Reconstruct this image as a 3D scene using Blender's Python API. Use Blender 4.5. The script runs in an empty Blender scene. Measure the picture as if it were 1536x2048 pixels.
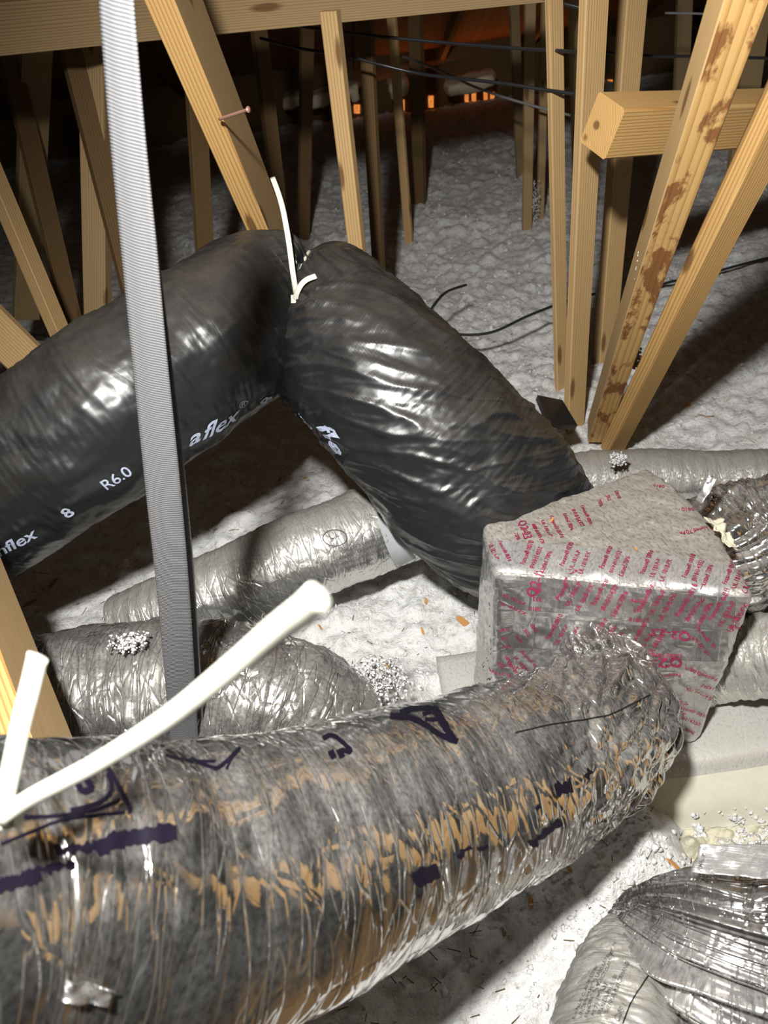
import bpy, bmesh, math, random
import numpy as np
from mathutils import Vector, Matrix
from mathutils.bvhtree import BVHTree

random.seed(4); RNG = np.random.default_rng(7)
SC = bpy.context.scene
COL = SC.collection

# ------------------------------------------------------------------ camera
FPX = 1500.0; PITCH = math.radians(40); ROLL = math.radians(8)
CAM = np.array([0.0, 0.0, 1.5])
_F = np.array([0, math.cos(PITCH), -math.sin(PITCH)])
_U0 = np.array([0, math.sin(PITCH), math.cos(PITCH)]); _R0 = np.array([1.0, 0, 0])
_R = math.cos(ROLL)*_R0 - math.sin(ROLL)*_U0
_U = math.cos(ROLL)*_U0 + math.sin(ROLL)*_R0
cd = bpy.data.cameras.new('camera'); cam = bpy.data.objects.new('camera', cd); COL.objects.link(cam)
m = Matrix(((_R[0], _U[0], -_F[0], CAM[0]), (_R[1], _U[1], -_F[1], CAM[1]), (_R[2], _U[2], -_F[2], CAM[2]), (0, 0, 0, 1)))
cam.matrix_world = m
cd.sensor_fit = 'VERTICAL'; cd.sensor_height = 36.0; cd.lens = 36.0*FPX/2048
cd.clip_start = 0.02; cd.clip_end = 60
cd.dof.use_dof = True; cd.dof.focus_distance = 1.6; cd.dof.aperture_fstop = cd.lens/5.0
SC.camera = cam

# ------------------------------------------------------------------ world, lamps, exposure
w = bpy.data.worlds.new('attic_air'); SC.world = w; w.use_nodes = True
w.node_tree.nodes['Background'].inputs[0].default_value = (0.9, 0.85, 0.8, 1)
w.node_tree.nodes['Background'].inputs[1].default_value = 0.02
SC.view_settings.view_transform = 'Standard'; SC.view_settings.look = 'None'
SC.view_settings.gamma = 1.0; SC.view_settings.use_curve_mapping = False
SC.view_settings.exposure = 0.0
def lamp(name, kind, loc, power, color, **k):
    l = bpy.data.lights.new(name, kind); l.energy = power; l.color = color
    o = bpy.data.objects.new(name, l); COL.objects.link(o); o.location = loc
    for a, b in k.items():
        if a != 'aim': setattr(l, a, b)
    if 'aim' in k:
        o.rotation_euler = (Vector(k['aim'])-Vector(loc)).to_track_quat('-Z', 'Y').to_euler()
    return o
# the photographer's work light, held to the left of the phone
lamp('work_light', 'SPOT', (-0.18, 0.12, 2.08), 355, (1.0, 0.985, 0.95), aim=(0.50, 1.40, 0.15), spot_size=math.radians(104), spot_blend=0.75, shadow_soft_size=0.06)
lamp('added_sheet_fill', 'POINT', (-0.21, 0.14, 2.12), 26, (1.0, 0.985, 0.95), shadow_soft_size=0.05)  # added point lamp, lights the overhead sheet mirrored in the foil
lamp('added_batt_fill', 'POINT', (0.25, 6.25, 0.85), 7.0, (1.0, 0.80, 0.55), shadow_soft_size=0.05)  # added point lamp that brightens the pale batts
# low sun coming in through the soffit vents at the far eave
lamp('vent_daylight', 'AREA', (0.9, 7.05, 0.22), 1.2, (1.0, 0.30, 0.06), aim=(0.7, 5.6, 2.2), shape='RECTANGLE', size=2.4, size_y=0.12)

# ------------------------------------------------------------------ helpers
def ray(x, y): return _F + _R*(x-768)/FPX - _U*(y-1024)/FPX
def at(x, y, d): return CAM + ray(x, y)*d
def onz(x, y, z):
    r = ray(x, y); return CAM + r*((z-CAM[2])/r[2])
def nrm(v): v = np.asarray(v, float); return v/np.linalg.norm(v)

def _hash(ix, iy, iz):
    h = (ix*374761393 + iy*668265263 + iz*2147483647) & 0xffffffff
    h = ((h ^ (h >> 13))*1274126177) & 0xffffffff
    return (h ^ (h >> 16)) & 0xffff
_G = RNG.normal(size=(256, 3)); _G /= np.linalg.norm(_G, axis=1)[:, None]
def pn(p):
    p = np.asarray(p, float); f0 = np.floor(p).astype(np.int64); f = p-f0; u = f*f*f*(f*(f*6-15)+10)
    out = np.zeros(len(p))
    for dx in (0, 1):
        for dy in (0, 1):
            for dz in (0, 1):
                g = _G[_hash(f0[:, 0]+dx, f0[:, 1]+dy, f0[:, 2]+dz) & 255]
                d = f-np.array([dx, dy, dz])
                wgt = (u[:, 0] if dx else 1-u[:, 0])*(u[:, 1] if dy else 1-u[:, 1])*(u[:, 2] if dz else 1-u[:, 2])
                out += wgt*(g*d).sum(1)
    return out*1.6
def fbm(p, o=4):
    s = 0; a = 1.0
    for i in range(o): s = s+a*pn(np.asarray(p)*2**i+i*17.3); a *= .5
    return s

def tag(o, label=None, cat=None, group=None, kind=None):
    if label: o['label'] = label
    if cat: o['category'] = cat
    if group: o['group'] = group
    if kind: o['kind'] = kind
    return o
def empty(name, loc):
    o = bpy.data.objects.new(name, None); COL.objects.link(o); o.location = loc; o.empty_display_size = .05
    bpy.context.view_layer.update(); return o
def link(name, me, parent=None, origin=None):
    o = bpy.data.objects.new(name, me); COL.objects.link(o)
    if parent is not None:
        o.parent = parent; o.matrix_parent_inverse = parent.matrix_world.inverted()
    return o
def mk(name, verts, faces, mat, parent=None, smooth=True, uvs=None, mats=None, fmat=None):
    """one mesh object from WORLD coordinates; a top-level one gets its origin at its base"""
    verts = np.asarray(verts, float)
    org = np.array([verts[:, 0].mean(), verts[:, 1].mean(), verts[:, 2].min()])
    me = bpy.data.meshes.new(name)
    me.from_pydata((verts-org).tolist(), [], faces if isinstance(faces, list) else faces.tolist())
    for mt in ([mat] if mats is None else mats): me.materials.append(mt)
    if fmat is not None: me.polygons.foreach_set('material_index', fmat)
    if smooth: me.polygons.foreach_set('use_smooth', [True]*len(me.polygons))
    if uvs is not None:
        ul = me.uv_layers.new(name='UVMap')
        li = np.zeros(len(me.loops), int); me.loops.foreach_get('vertex_index', li)
        ul.data.foreach_set('uv', np.asarray(uvs)[li].astype(np.float32).ravel())
    me.update()
    o = bpy.data.objects.new(name, me); COL.objects.link(o)
    if parent is None: o.location = org
    else:
        o.parent = parent; o.matrix_parent_inverse = parent.matrix_world.inverted(); o.location = org
    bpy.context.view_layer.update()
    return o
def bvh_of(o):
    bpy.context.view_layer.update()
    mw = o.matrix_world
    return BVHTree.FromPolygons([mw @ v.co for v in o.data.vertices], [p.vertices[:] for p in o.data.polygons])

# ------------------------------------------------------------------ materials
class NT:
    def __init__(s, name):
        s.m = bpy.data.materials.new(name); s.m.use_nodes = True; s.t = s.m.node_tree; s.n = s.t.nodes
        s.b = s.n['Principled BSDF']
    def add(s, ty, **k):
        n = s.n.new(ty)
        for a, b in k.items(): setattr(n, a, b)
        return n
    def ln(s, a, b): s.t.links.new(a, b)
    def set(s, **k):
        for a, b in k.items():
            i = s.b.inputs[a.replace('_', ' ')]
            if hasattr(b, 'is_linked') or isinstance(b, bpy.types.NodeSocket): s.ln(b, i)
            else: i.default_value = b
    def coord(s, kind='Object', scale=(1, 1, 1), loc=(0, 0, 0), rot=(0, 0, 0)):
        c = s.add('ShaderNodeTexCoord'); mp = s.add('ShaderNodeMapping')
        mp.inputs['Scale'].default_value = scale; mp.inputs['Location'].default_value = loc; mp.inputs['Rotation'].default_value = rot
        s.ln(c.outputs[kind], mp.inputs[0]); return mp.outputs[0]
    def noise(s, vec, scale, detail=4, rough=.55, dist=0.0):
        n = s.add('ShaderNodeTexNoise'); s.ln(vec, n.inputs['Vector'])
        n.inputs['Scale'].default_value = scale; n.inputs['Detail'].default_value = detail
        n.inputs['Roughness'].default_value = rough; n.inputs['Distortion'].default_value = dist
        return n.outputs[0]
    def voro(s, vec, scale, feature='DISTANCE_TO_EDGE', rnd=1.0):
        n = s.add('ShaderNodeTexVoronoi', feature=feature); s.ln(vec, n.inputs['Vector']); n.inputs['Scale'].default_value = scale
        n.inputs['Randomness'].default_value = rnd
        return n.outputs['Distance']
    def ramp(s, fac, stops, interp='LINEAR'):
        r = s.add('ShaderNodeValToRGB'); e = r.color_ramp.elements; r.color_ramp.interpolation = interp
        while len(e) < len(stops): e.new(.5)
        for x, (p, c) in zip(e, stops):
            x.position = p; x.color = (c, c, c, 1) if isinstance(c, (int, float)) else (*c, 1)
        s.ln(fac, r.inputs[0]); return r.outputs[0]
    def mix(s, fac, a, b, blend='MIX'):
        n = s.add('ShaderNodeMix', data_type='RGBA', blend_type=blend)
        for i, v in ((0, fac), (6, a), (7, b)):
            if isinstance(v, bpy.types.NodeSocket): s.ln(v, n.inputs[i])
            elif i == 0: n.inputs[0].default_value = v
            else: n.inputs[i].default_value = (*v, 1)
        return n.outputs[2]
    def math(s, op, a, b=0.0, c=None):
        n = s.add('ShaderNodeMath', operation=op)
        for i, v in enumerate((a, b, c)):
            if v is None: continue
            if isinstance(v, bpy.types.NodeSocket): s.ln(v, n.inputs[i])
            else: n.inputs[i].default_value = v
        return n.outputs[0]
    def bump(s, h, strength=.5, dist=.01, prev=None):
        n = s.add('ShaderNodeBump'); n.inputs['Strength'].default_value = strength; n.inputs['Distance'].default_value = dist
        s.ln(h, n.inputs['Height'])
        if prev is not None: s.ln(prev, n.inputs['Normal'])
        return n.outputs[0]

def wood(name, light, dark, seed, ring=55, pith=(.03, .11), stain=0.0, rough=.6):
    t = NT(name)
    v = t.coord('Object', (1, 1, .055), (pith[0]+seed*.013, pith[1], seed*3.7))
    d = t.noise(v, 9, 3, .5)
    mixv = t.add('ShaderNodeMix', data_type='VECTOR'); mixv.inputs[0].default_value = .03
    nz = t.add('ShaderNodeTexNoise'); t.ln(v, nz.inputs[0]); nz.inputs['Scale'].default_value = 7; nz.inputs['Detail'].default_value = 3
    t.ln(v, mixv.inputs[4]); t.ln(nz.outputs[1], mixv.inputs[5])
    wv = t.add('ShaderNodeTexWave', wave_type='RINGS', rings_direction='Z', wave_profile='SAW')
    t.ln(mixv.outputs[1], wv.inputs[0]); wv.inputs['Scale'].default_value = ring; wv.inputs['Distortion'].default_value = 1.2
    wv.inputs['Detail'].default_value = 1; wv.inputs['Detail Scale'].default_value = 1
    g = t.ramp(wv.outputs['Fac'], [(0.0, .0), (.5, .25), (.88, 1.3), (1.0, .1)])
    fib = t.noise(t.coord('Object', (260, 260, 4), (seed, 0, 0)), 1, 3, .6)
    g2 = t.math('ADD', t.math('MULTIPLY', g, .85), t.math('MULTIPLY', fib, .45))
    col = t.mix(t.math('SUBTRACT', g2, .1), light, dark)
    big = t.noise(t.coord('Object', (6, 6, 1.6), (seed, 2, 0)), 1, 3)
    col = t.mix(t.ramp(big, [(.35, 0.0), (.7, .35)]), col, tuple(x*.62 for x in light))
    kn = t.voro(t.coord('Object', (13, 13, 3.2), (seed*2.1, seed, seed)), 1, 'F1')
    col = t.mix(t.ramp(kn, [(.1, .8), (.17, 0.0)]), col, (.10, .045, .015))
    if stain:
        sn = t.noise(t.coord('Object', (14, 14, 6.5), (seed, 0, 1.7)), 1, 7, .66, .4)
        col = t.mix(t.math('MULTIPLY', t.ramp(sn, [(.49, 0.0), (.54, 1.0)]), stain), col, (.19, .075, .025))
    t.set(Base_Color=col, Roughness=rough, Specular_IOR_Level=.12)
    t.set(Normal=t.bump(g2, .25, .003))
    return t.m

def insulation(name, base=(.80, .80, .79)):
    t = NT(name); v = t.coord('Object')
    n1 = t.noise(v, 55, 6, .65); n2 = t.noise(v, 210, 4, .7); n3 = t.noise(v, 5, 4, .6)
    col = t.mix(t.ramp(n3, [(.4, 0.0), (.75, .55)]), base, (.60, .585, .55))
    col = t.mix(t.ramp(n1, [(.3, .75), (.5, 0.0)]), col, (.40, .38, .34))
    fl = t.noise(t.coord('Object', (90, 90, 90), (3, 1, 0)), 1, 2, .5)
    col = t.mix(t.ramp(fl, [(.73, 0.0), (.76, .8)]), col, (.16, .11, .06))
    t.set(Base_Color=col, Roughness=.95, Specular_IOR_Level=.05)
    h = t.math('ADD', n1, t.math('MULTIPLY', n2, .5))
    t.set(Normal=t.bump(h, .9, .012))
    return t.m

def foil(name, dust=.35, crink=1.0, rough=.1, base=(.62, .61, .59), dustc=(.24, .215, .18), ringy=1.0, scrim=True, up0=.25, up1=.95, patch=(.40, .66), tint=None, fine=1.0):
    """aluminised film: thin creases run round the duct (UV v), settled dust on the skyward side and in patches"""
    t = NT(name)
    uv = t.coord('UV')
    l1 = t.noise(t.coord('UV', (1, .10, 1)), 30, 2, .55, .25); l2 = t.noise(t.coord('UV', (1, .16, 1), (3, 1, 0), (0, 0, .22)), 20, 2, .55, .3)
    line1 = t.ramp(t.math('ABSOLUTE', t.math('SUBTRACT', l1, .5)), [(0, 1.0), (.012, 0.0)])
    line2 = t.ramp(t.math('ABSOLUTE', t.math('SUBTRACT', l2, .5)), [(0, 1.0), (.010, 0.0)])
    r2 = t.voro(t.coord('UV', (1, .4, 1), (3, 1, 0), (0, 0, .6)), 22); r4 = t.voro(t.coord('UV', (1, .5, 1), (0, 5, 0), (0, 0, -.7)), 13)
    crease = t.math('ADD', t.ramp(r2, [(0, 1.0), (.035, 0.0)]), t.ramp(r4, [(0, 1.0), (.03, 0.0)]))
    soft = t.noise(t.coord('UV', (1, .35, 1)), 24, 3, .5); med = t.noise(uv, 60, 4, .6)
    h1 = t.math('ADD', t.math('MULTIPLY', t.math('ADD', line1, line2), ringy), t.math('MULTIPLY', crease, .6))
    nb = t.bump(soft, .10*crink*fine, .02); nb = t.bump(h1, .42*crink, .003, nb); nb = t.bump(med, .10*crink*fine, .005, nb)
    if scrim:
        sv = t.coord('UV', (1, 1, 1), (0, 0, 0), (0, 0, .785))
        w1 = t.add('ShaderNodeTexWave', bands_direction='X'); t.ln(sv, w1.inputs[0]); w1.inputs['Scale'].default_value = 38
        w2 = t.add('ShaderNodeTexWave', bands_direction='Y'); t.ln(sv, w2.inputs[0]); w2.inputs['Scale'].default_value = 38
        sc = t.math('MAXIMUM', t.ramp(w1.outputs['Fac'], [(.93, 0.0), (1, 1.0)]), t.ramp(w2.outputs['Fac'], [(.93, 0.0), (1, 1.0)]))
        nb = t.bump(sc, .08*fine, .003, nb)
    dn = t.noise(t.coord('UV', (1, .8, 1), (7, 0, 0)), 5.0, 6, .66)
    sp = t.noise(t.coord('UV', (1, .7, 1), (2, 0, 0)), 190, 3, .65)
    g = t.add('ShaderNodeNewGeometry'); sep = t.add('ShaderNodeSeparateXYZ'); t.ln(g.outputs['True Normal'], sep.inputs[0])
    up = t.ramp(sep.outputs[2], [(up0, .18), (up1, 1.0)])
    f = t.math('MULTIPLY', t.ramp(dn, [(patch[0], .25), (patch[1], 1.0)]), t.ramp(sp, [(.32, .35), (.62, 1.0)]))
    fac = t.math('MULTIPLY', t.math('MULTIPLY', f, up), dust)
    fac = t.math('MAXIMUM', fac, t.math('MULTIPLY', t.math('MAXIMUM', line1, line2), .10*min(1, ringy)))
    t.set(Base_Color=t.mix(fac, base, dustc), Metallic=t.math('SUBTRACT', 1.0, fac), Roughness=t.math('ADD', rough, t.math('MULTIPLY', fac, .5)), Normal=nb)
    return t.m

def plain(name, c, rough=.6, metal=0.0, spec=.3, bscale=0, bstr=.3):
    t = NT(name); v = t.coord('Object')
    n = t.noise(v, 30, 4)
    t.set(Base_Color=t.mix(t.ramp(n, [(.35, 0.0), (.75, .35)]), c, tuple(x*.75 for x in c)), Roughness=rough, Metallic=metal, Specular_IOR_Level=spec)
    if bscale: t.set(Normal=t.bump(t.noise(v, bscale, 5, .6), bstr, .004))
    return t.m

M = {}
M['pine'] = wood('pine_bright', (.62, .405, .165), (.40, .20, .06), 1, 60)
M['pine2'] = wood('pine_tan', (.52, .355, .17), (.36, .215, .09), 2, 45, (.05, .07))
M['pine3'] = wood('pine_dull_shaded', (.40, .28, .145), (.27, .17, .08), 3, 70, (.02, .15))  # also carries the shade of timber faces turned from the lamp
M['pine4'] = wood('pine_shaded', (.30, .215, .11), (.19, .125, .06), 4, 50)  # darker pine standing in for the shade on dim posts
M['stained'] = wood('pine_mud_stained', (.62, .40, .16), (.44, .25, .085), 5, 40, (.06, .05), stain=.9)
M['darkwood'] = wood('old_or_shaded_timber', (.16, .10, .045), (.10, .058, .024), 6, 50)  # on the left-hand webs, shade is put into this dark colour
M['deckwood'] = wood('roof_sheathing', (.30, .15, .075), (.20, .09, .04), 7, 25)
M['insul'] = insulation('blown_insulation')
M['tuft'] = insulation('loose_insulation', (.83, .83, .82))
M['foil_main'] = foil('dusty_foil_jacket', .42, .8, .05, base=(.60, .59, .57), dustc=(.175, .15, .12), fine=.2, up0=.6, up1=.99)
M['foil_old'] = foil('old_foil_jacket', .75, 1.6, .13, base=(.5, .49, .47), dustc=(.125, .105, .08), ringy=1.3, up0=.0, up1=.8)
M['foil_grey'] = foil('dusty_grey_foil_jacket', .95, .8, .22, dustc=(.175, .16, .13), up0=-.4, up1=.5, patch=(.2, .45))
M['foil_bright'] = foil('bright_foil_jacket', .92, 1.0, .15, base=(.66, .66, .64), dustc=(.14, .125, .095), up0=.45, up1=.85, patch=(.25, .5))
M['foil_crumple'] = foil('crumpled_foil', .4, 1.3, .10, base=(.64, .63, .62), dustc=(.2, .17, .14), scrim=False, ringy=.5)
M['foil_board'] = foil('foil_faced_board', .97, .3, .3, dustc=(.36, .345, .31), scrim=False, ringy=0.0, up0=-.2, up1=.4, patch=(.15, .35))
M['foil_tape'] = foil('foil_tape_film', .55, .6, .2, base=(.68, .68, .68), dustc=(.17, .155, .14), ringy=.1, scrim=False, up0=.2, up1=.8, patch=(.25, .5))
M['box'] = foil('dusty_foil_box_skin', .97, .45, .26, base=(.64, .64, .63), dustc=(.135, .105, .074), ringy=.1, scrim=False, up0=.1, up1=.75, patch=(.2, .42))
M['red'] = plain('magenta_print', (.25, .018, .06), .55)
M['white_print'] = plain('pale_blue_print', (.40, .45, .58), .5)
M['grey_print'] = plain('grey_print', (.07, .07, .07), .5)
M['marker'] = plain('violet_black_marker', (.006, .0045, .011), .5, spec=.15)
M['beige'] = plain('beige_board', (.60, .575, .47), .8, bscale=40, bstr=.2)
M['yellow'] = plain('yellow_glass_wool', (.50, .47, .36), .95, bscale=120, bstr=.8)
M['kraft'] = plain('pale_batt', (.85, .72, .52), .9, bscale=60, bstr=.6)
M['tie'] = plain('white_nylon', (.60, .60, .51), .32, spec=.5)
M['cable'] = plain('black_cable_sheath', (.018, .018, .02), .35, spec=.5)
M['greycable'] = plain('grey_cable_sheath', (.20, .20, .20), .45)
M['nail'] = plain('rusty_pink_metal', (.45, .25, .2), .4, .4)
M['greytape'] = plain('grey_cloth_tape', (.36, .37, .38), .5)
M['chip'] = plain('orange_wood_chip', (.42, .21, .065), .8)
M['twig'] = plain('brown_debris', (.12, .075, .035), .9)
M['bark'] = plain('black_film_edge', (.01, .01, .01), .4)

def glow():
    t = NT('daylight_through_vent'); e = t.add('ShaderNodeEmission'); e.inputs[0].default_value = (1, .33, .06, 1); e.inputs[1].default_value = 1.1
    n = t.noise(t.coord('Object', (14, 14, 14)), 1, 3); t.ln(t.ramp(n, [(.3, (.35, .07, .01)), (.65, (1, .36, .08))]), e.inputs[0])
    t.ln(e.outputs[0], t.n['Material Output'].inputs[0]); return t.m
M['glow'] = glow()

def blackfilm():
    t = NT('black_polythene_film')
    v = t.coord('UV', (1, .45, 1), (0, 0, 0), (0, 0, .25)); n1 = t.noise(v, 13, 3, .5, .7); vv = t.voro(t.coord('UV', (1, .3, 1), (2, 0, 0), (0, 0, -.3)), 9)
    h = t.math('ADD', n1, t.math('MULTIPLY', t.ramp(vv, [(0, 1.0), (.06, 0.0)]), .10))
    g = t.add('ShaderNodeNewGeometry'); sep = t.add('ShaderNodeSeparateXYZ'); t.ln(g.outputs['True Normal'], sep.inputs[0])
    dn = t.noise(t.coord('UV', (1, .7, 1), (4, 0, 0)), 9, 6, .65)
    # settled dust on the skyward side of the film
    up = t.ramp(sep.outputs[2], [(.45, 0.0), (.95, 1.0)])
    sp = t.ramp(t.noise(t.coord('UV'), 260, 2), [(.70, 0.0), (.74, .5)])
    fac = t.math('ADD', t.math('MULTIPLY', up, t.ramp(dn, [(.3, .06), (.65, .34)])), t.math('MULTIPLY', up, t.math('MULTIPLY', sp, .4)))
    t.set(Base_Color=t.mix(fac, (.011, .012, .013), (.115, .095, .075)), Roughness=t.math('ADD', .33, t.math('MULTIPLY', fac, .4)), Specular_IOR_Level=.62)
    t.set(Normal=t.bump(h, .30, .014))
    return t.m
M['black'] = blackfilm()

def webbing():
    t = NT('grey_webbing'); v = t.coord('UV')
    w1 = t.add('ShaderNodeTexWave', bands_direction='Y'); t.ln(v, w1.inputs[0]); w1.inputs['Scale'].default_value = 88; w1.inputs['Distortion'].default_value = .5
    w2 = t.add('ShaderNodeTexWave', bands_direction='X'); t.ln(v, w2.inputs[0]); w2.inputs['Scale'].default_value = 110
    h = t.math('ADD', w1.outputs['Fac'], t.math('MULTIPLY', w2.outputs['Fac'], .45))
    t.set(Base_Color=t.mix(t.math('MULTIPLY', h, .55), (.09, .09, .093), (.21, .21, .218)), Roughness=.55, Specular_IOR_Level=.4, Normal=t.bump(h, .5, .002))
    return t.m
M['strap'] = webbing()

# ------------------------------------------------------------------ shape builders
def spline(ctrl, n):
    """Catmull-Rom through rows of numbers (x, y, z, extra...), evenly resampled by length of x, y, z"""
    P = np.asarray(ctrl, float); P = np.vstack([2*P[0]-P[1], P, 2*P[-1]-P[-2]])
    out = []
    for i in range(1, len(P)-2):
        for t in np.linspace(0, 1, 40, endpoint=False):
            a, b, c, d = P[i-1], P[i], P[i+1], P[i+2]
            out.append(.5*((2*b)+(-a+c)*t+(2*a-5*b+4*c-d)*t*t+(-a+3*b-3*c+d)*t**3))
    out.append(P[-2]); out = np.array(out)
    L = np.concatenate([[0], np.cumsum(np.linalg.norm(np.diff(out[:, :3], axis=0), axis=1))])
    s = np.linspace(0, L[-1], n)
    return np.stack([np.interp(s, L, out[:, k]) for k in range(out.shape[1])], 1), s
def tube(name, ctrl, mat, nu=200, nv=120, parent=None, disp=None, cap=True, ref=(0, 0, 1)):
    """ctrl rows: x y z radius [side_scale up_scale]"""
    c = np.array([list(r)+[1, 1] if len(r) == 4 else r for r in ctrl], float)
    q, s = spline(c, nu)
    T = np.gradient(q[:, :3], axis=0); T /= np.linalg.norm(T, axis=1)[:, None]
    up = np.array(ref, float)-T*(T@np.array(ref, float))[:, None]; up /= np.linalg.norm(up, axis=1)[:, None]
    sd = np.cross(T, up)
    th = np.linspace(-math.pi, math.pi, nv+1)
    SS, TT = np.meshgrid(s, th, indexing='ij')
    r = q[:, 3][:, None]*np.ones_like(TT)
    if disp is not None: r = r+disp(SS, TT, q)
    pos = q[:, None, :3]+up[:, None, :]*(np.cos(TT)*r*q[:, 5][:, None])[..., None]+sd[:, None, :]*(np.sin(TT)*r*q[:, 4][:, None])[..., None]
    V = pos.reshape(-1, 3); n1 = nv+1
    i = np.arange(nu-1)[:, None]*n1+np.arange(nv)[None]; i = i.ravel()
    F = np.stack([i, i+n1, i+n1+1, i+1], 1).tolist()
    uv = np.stack([SS.ravel(), (TT*q[:, 3].mean()).ravel()], 1)
    if cap:
        V = np.vstack([V, q[:1, :3], q[-1:, :3]]); a = len(V)-2
        F += [[a, k, k+1] for k in range(nv)]+[[a+1, (nu-1)*n1+k+1, (nu-1)*n1+k] for k in range(nv)]
        uv = np.vstack([uv, [[s[0], 0], [s[-1], 0]]])
    return mk(name, V, F, mat, parent, True, uv)

def duct_disp(amp_ring=.0016, amp_dent=.006, amp_wr=.0025, seed=0, pitch=.034, extra=None):
    def f(S, T, q):
        sh = S.shape; R = q[:, 3].mean()
        P = np.stack([S.ravel(), np.sin(T).ravel()*R, np.cos(T).ravel()*R], 1)
        d = fbm(P*7+seed, 3)*amp_dent
        d += (np.abs(pn(np.stack([S.ravel()*75, T.ravel()*1.6, 0*S.ravel()+seed], 1)))-.25)*amp_wr*2
        d += (np.abs(fbm(P*22+seed*3, 3)))*amp_wr
        d = d.reshape(sh)+np.sin(2*math.pi*S/pitch+T)*amp_ring
        if extra is not None: d = d+extra(S, T, q)
        return d
    return f

NBOARD = [0]
def board(name, p0, p1, front, side, which, mat, a=40, parent=None, extra0=0.0, extra1=0.0, label=None, cat='timber', group=None, bev=.002, smat=None):
    """rectangular timber. p0, p1: picture place and distance of the arris between its two visible faces; front / side: visible
    widths (picture units) of the wide and narrow face at the middle; which: side of the arris the narrow face lies on."""
    A = at(*p0); B = at(*p1); d = (p0[2]+p1[2])/2
    z = nrm(B-A); A = A-z*extra0; B = B+z*extra1; L = np.linalg.norm(B-A)
    mid = (A+B)/2; v = mid-CAM; v = nrm(v-z*(v@z))
    s = nrm(np.cross(v, z)); 
    if s@_R < 0 or abs(s@_R) < .2 and s@_U > 0: s = -s
    sg = 1 if which in 'L' else -1
    ca, sa = math.cos(math.radians(a)), math.sin(math.radians(a))
    fd = sg*s*ca+v*sa; sdv = -sg*s*sa+v*ca
    w = front*d/FPX/ca; t = side*d/FPX/sa
    # local axes: x along front, y along side, z along board
    X, Y = fd, sdv
    if np.cross(X, Y)@z < 0: X, Y, w, t = Y, X, t, w
    nz = max(2, int(L/.06)); bm = bmesh.new()
    ring = []
    b = min(bev, w*.2, t*.2)
    prof = [(b, 0), (w-b, 0), (w, b), (w, t-b), (w-b, t), (b, t), (0, t-b), (0, b)]
    NBOARD[0] += 1; sd = NBOARD[0]*5.1
    for k in range(nz+1):
        zz = L*k/nz
        o = pn(np.array([[zz*1.1, sd, .3], [zz*1.1, sd, 7.3]]))*.0018
        ring.append([bm.verts.new((x+o[0], y+o[1], zz)) for x, y in prof])
    for k in range(nz):
        for j in range(8): bm.faces.new((ring[k][j], ring[k][(j+1) % 8], ring[k+1][(j+1) % 8], ring[k+1][j]))
    bm.faces.new(ring[0][::-1]); bm.faces.new(ring[-1])
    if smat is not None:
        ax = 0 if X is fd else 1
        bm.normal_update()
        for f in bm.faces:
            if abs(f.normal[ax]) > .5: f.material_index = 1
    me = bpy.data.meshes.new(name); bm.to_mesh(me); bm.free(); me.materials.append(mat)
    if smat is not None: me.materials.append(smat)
    o = bpy.data.objects.new(name, me); COL.objects.link(o)
    o.matrix_world = Matrix(((X[0], Y[0], z[0], A[0]), (X[1], Y[1], z[1], A[1]), (X[2], Y[2], z[2], A[2]), (0, 0, 0, 1)))
    bpy.context.view_layer.update()
    if parent is None and label: tag(o, label, cat, group)
    return o
def wboard(name, A, B, w, t, up, mat, parent=None):
    """timber between two points of the attic, w across, t along `up`"""
    A = np.array(A, float); B = np.array(B, float); z = nrm(B-A); y = np.array(up, float); y = nrm(y-z*(y@z)); x = np.cross(y, z); L = np.linalg.norm(B-A)
    bm = bmesh.new(); v = [[bm.verts.new((sx*w/2, sy*t/2, zz)) for sx, sy in ((-1, -1), (1, -1), (1, 1), (-1, 1))] for zz in (0, L)]
    for j in range(4): bm.faces.new((v[0][j], v[0][(j+1) % 4], v[1][(j+1) % 4], v[1][j]))
    bm.faces.new(v[0][::-1]); bm.faces.new(v[1])
    me = bpy.data.meshes.new(name); bm.to_mesh(me); bm.free(); me.materials.append(mat)
    o = bpy.data.objects.new(name, me); COL.objects.link(o)
    mw = Matrix(((x[0], y[0], z[0], A[0]), (x[1], y[1], z[1], A[1]), (x[2], y[2], z[2], A[2]), (0, 0, 0, 1)))
    if parent is not None: o.parent = parent; o.matrix_parent_inverse = parent.matrix_world.inverted(); o.matrix_basis = mw
    else: o.matrix_world = mw
    bpy.context.view_layer.update(); return o
def cable(name, pts, r, mat, label=None, cat='cable', nv=8, parent=None):
    o = tube(name, [list(p)+[r] for p in pts], mat, nu=max(24, len(pts)*12), nv=nv, parent=parent, ref=(.13, .21, .97))
    if label: tag(o, label, cat)
    return o

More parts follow.
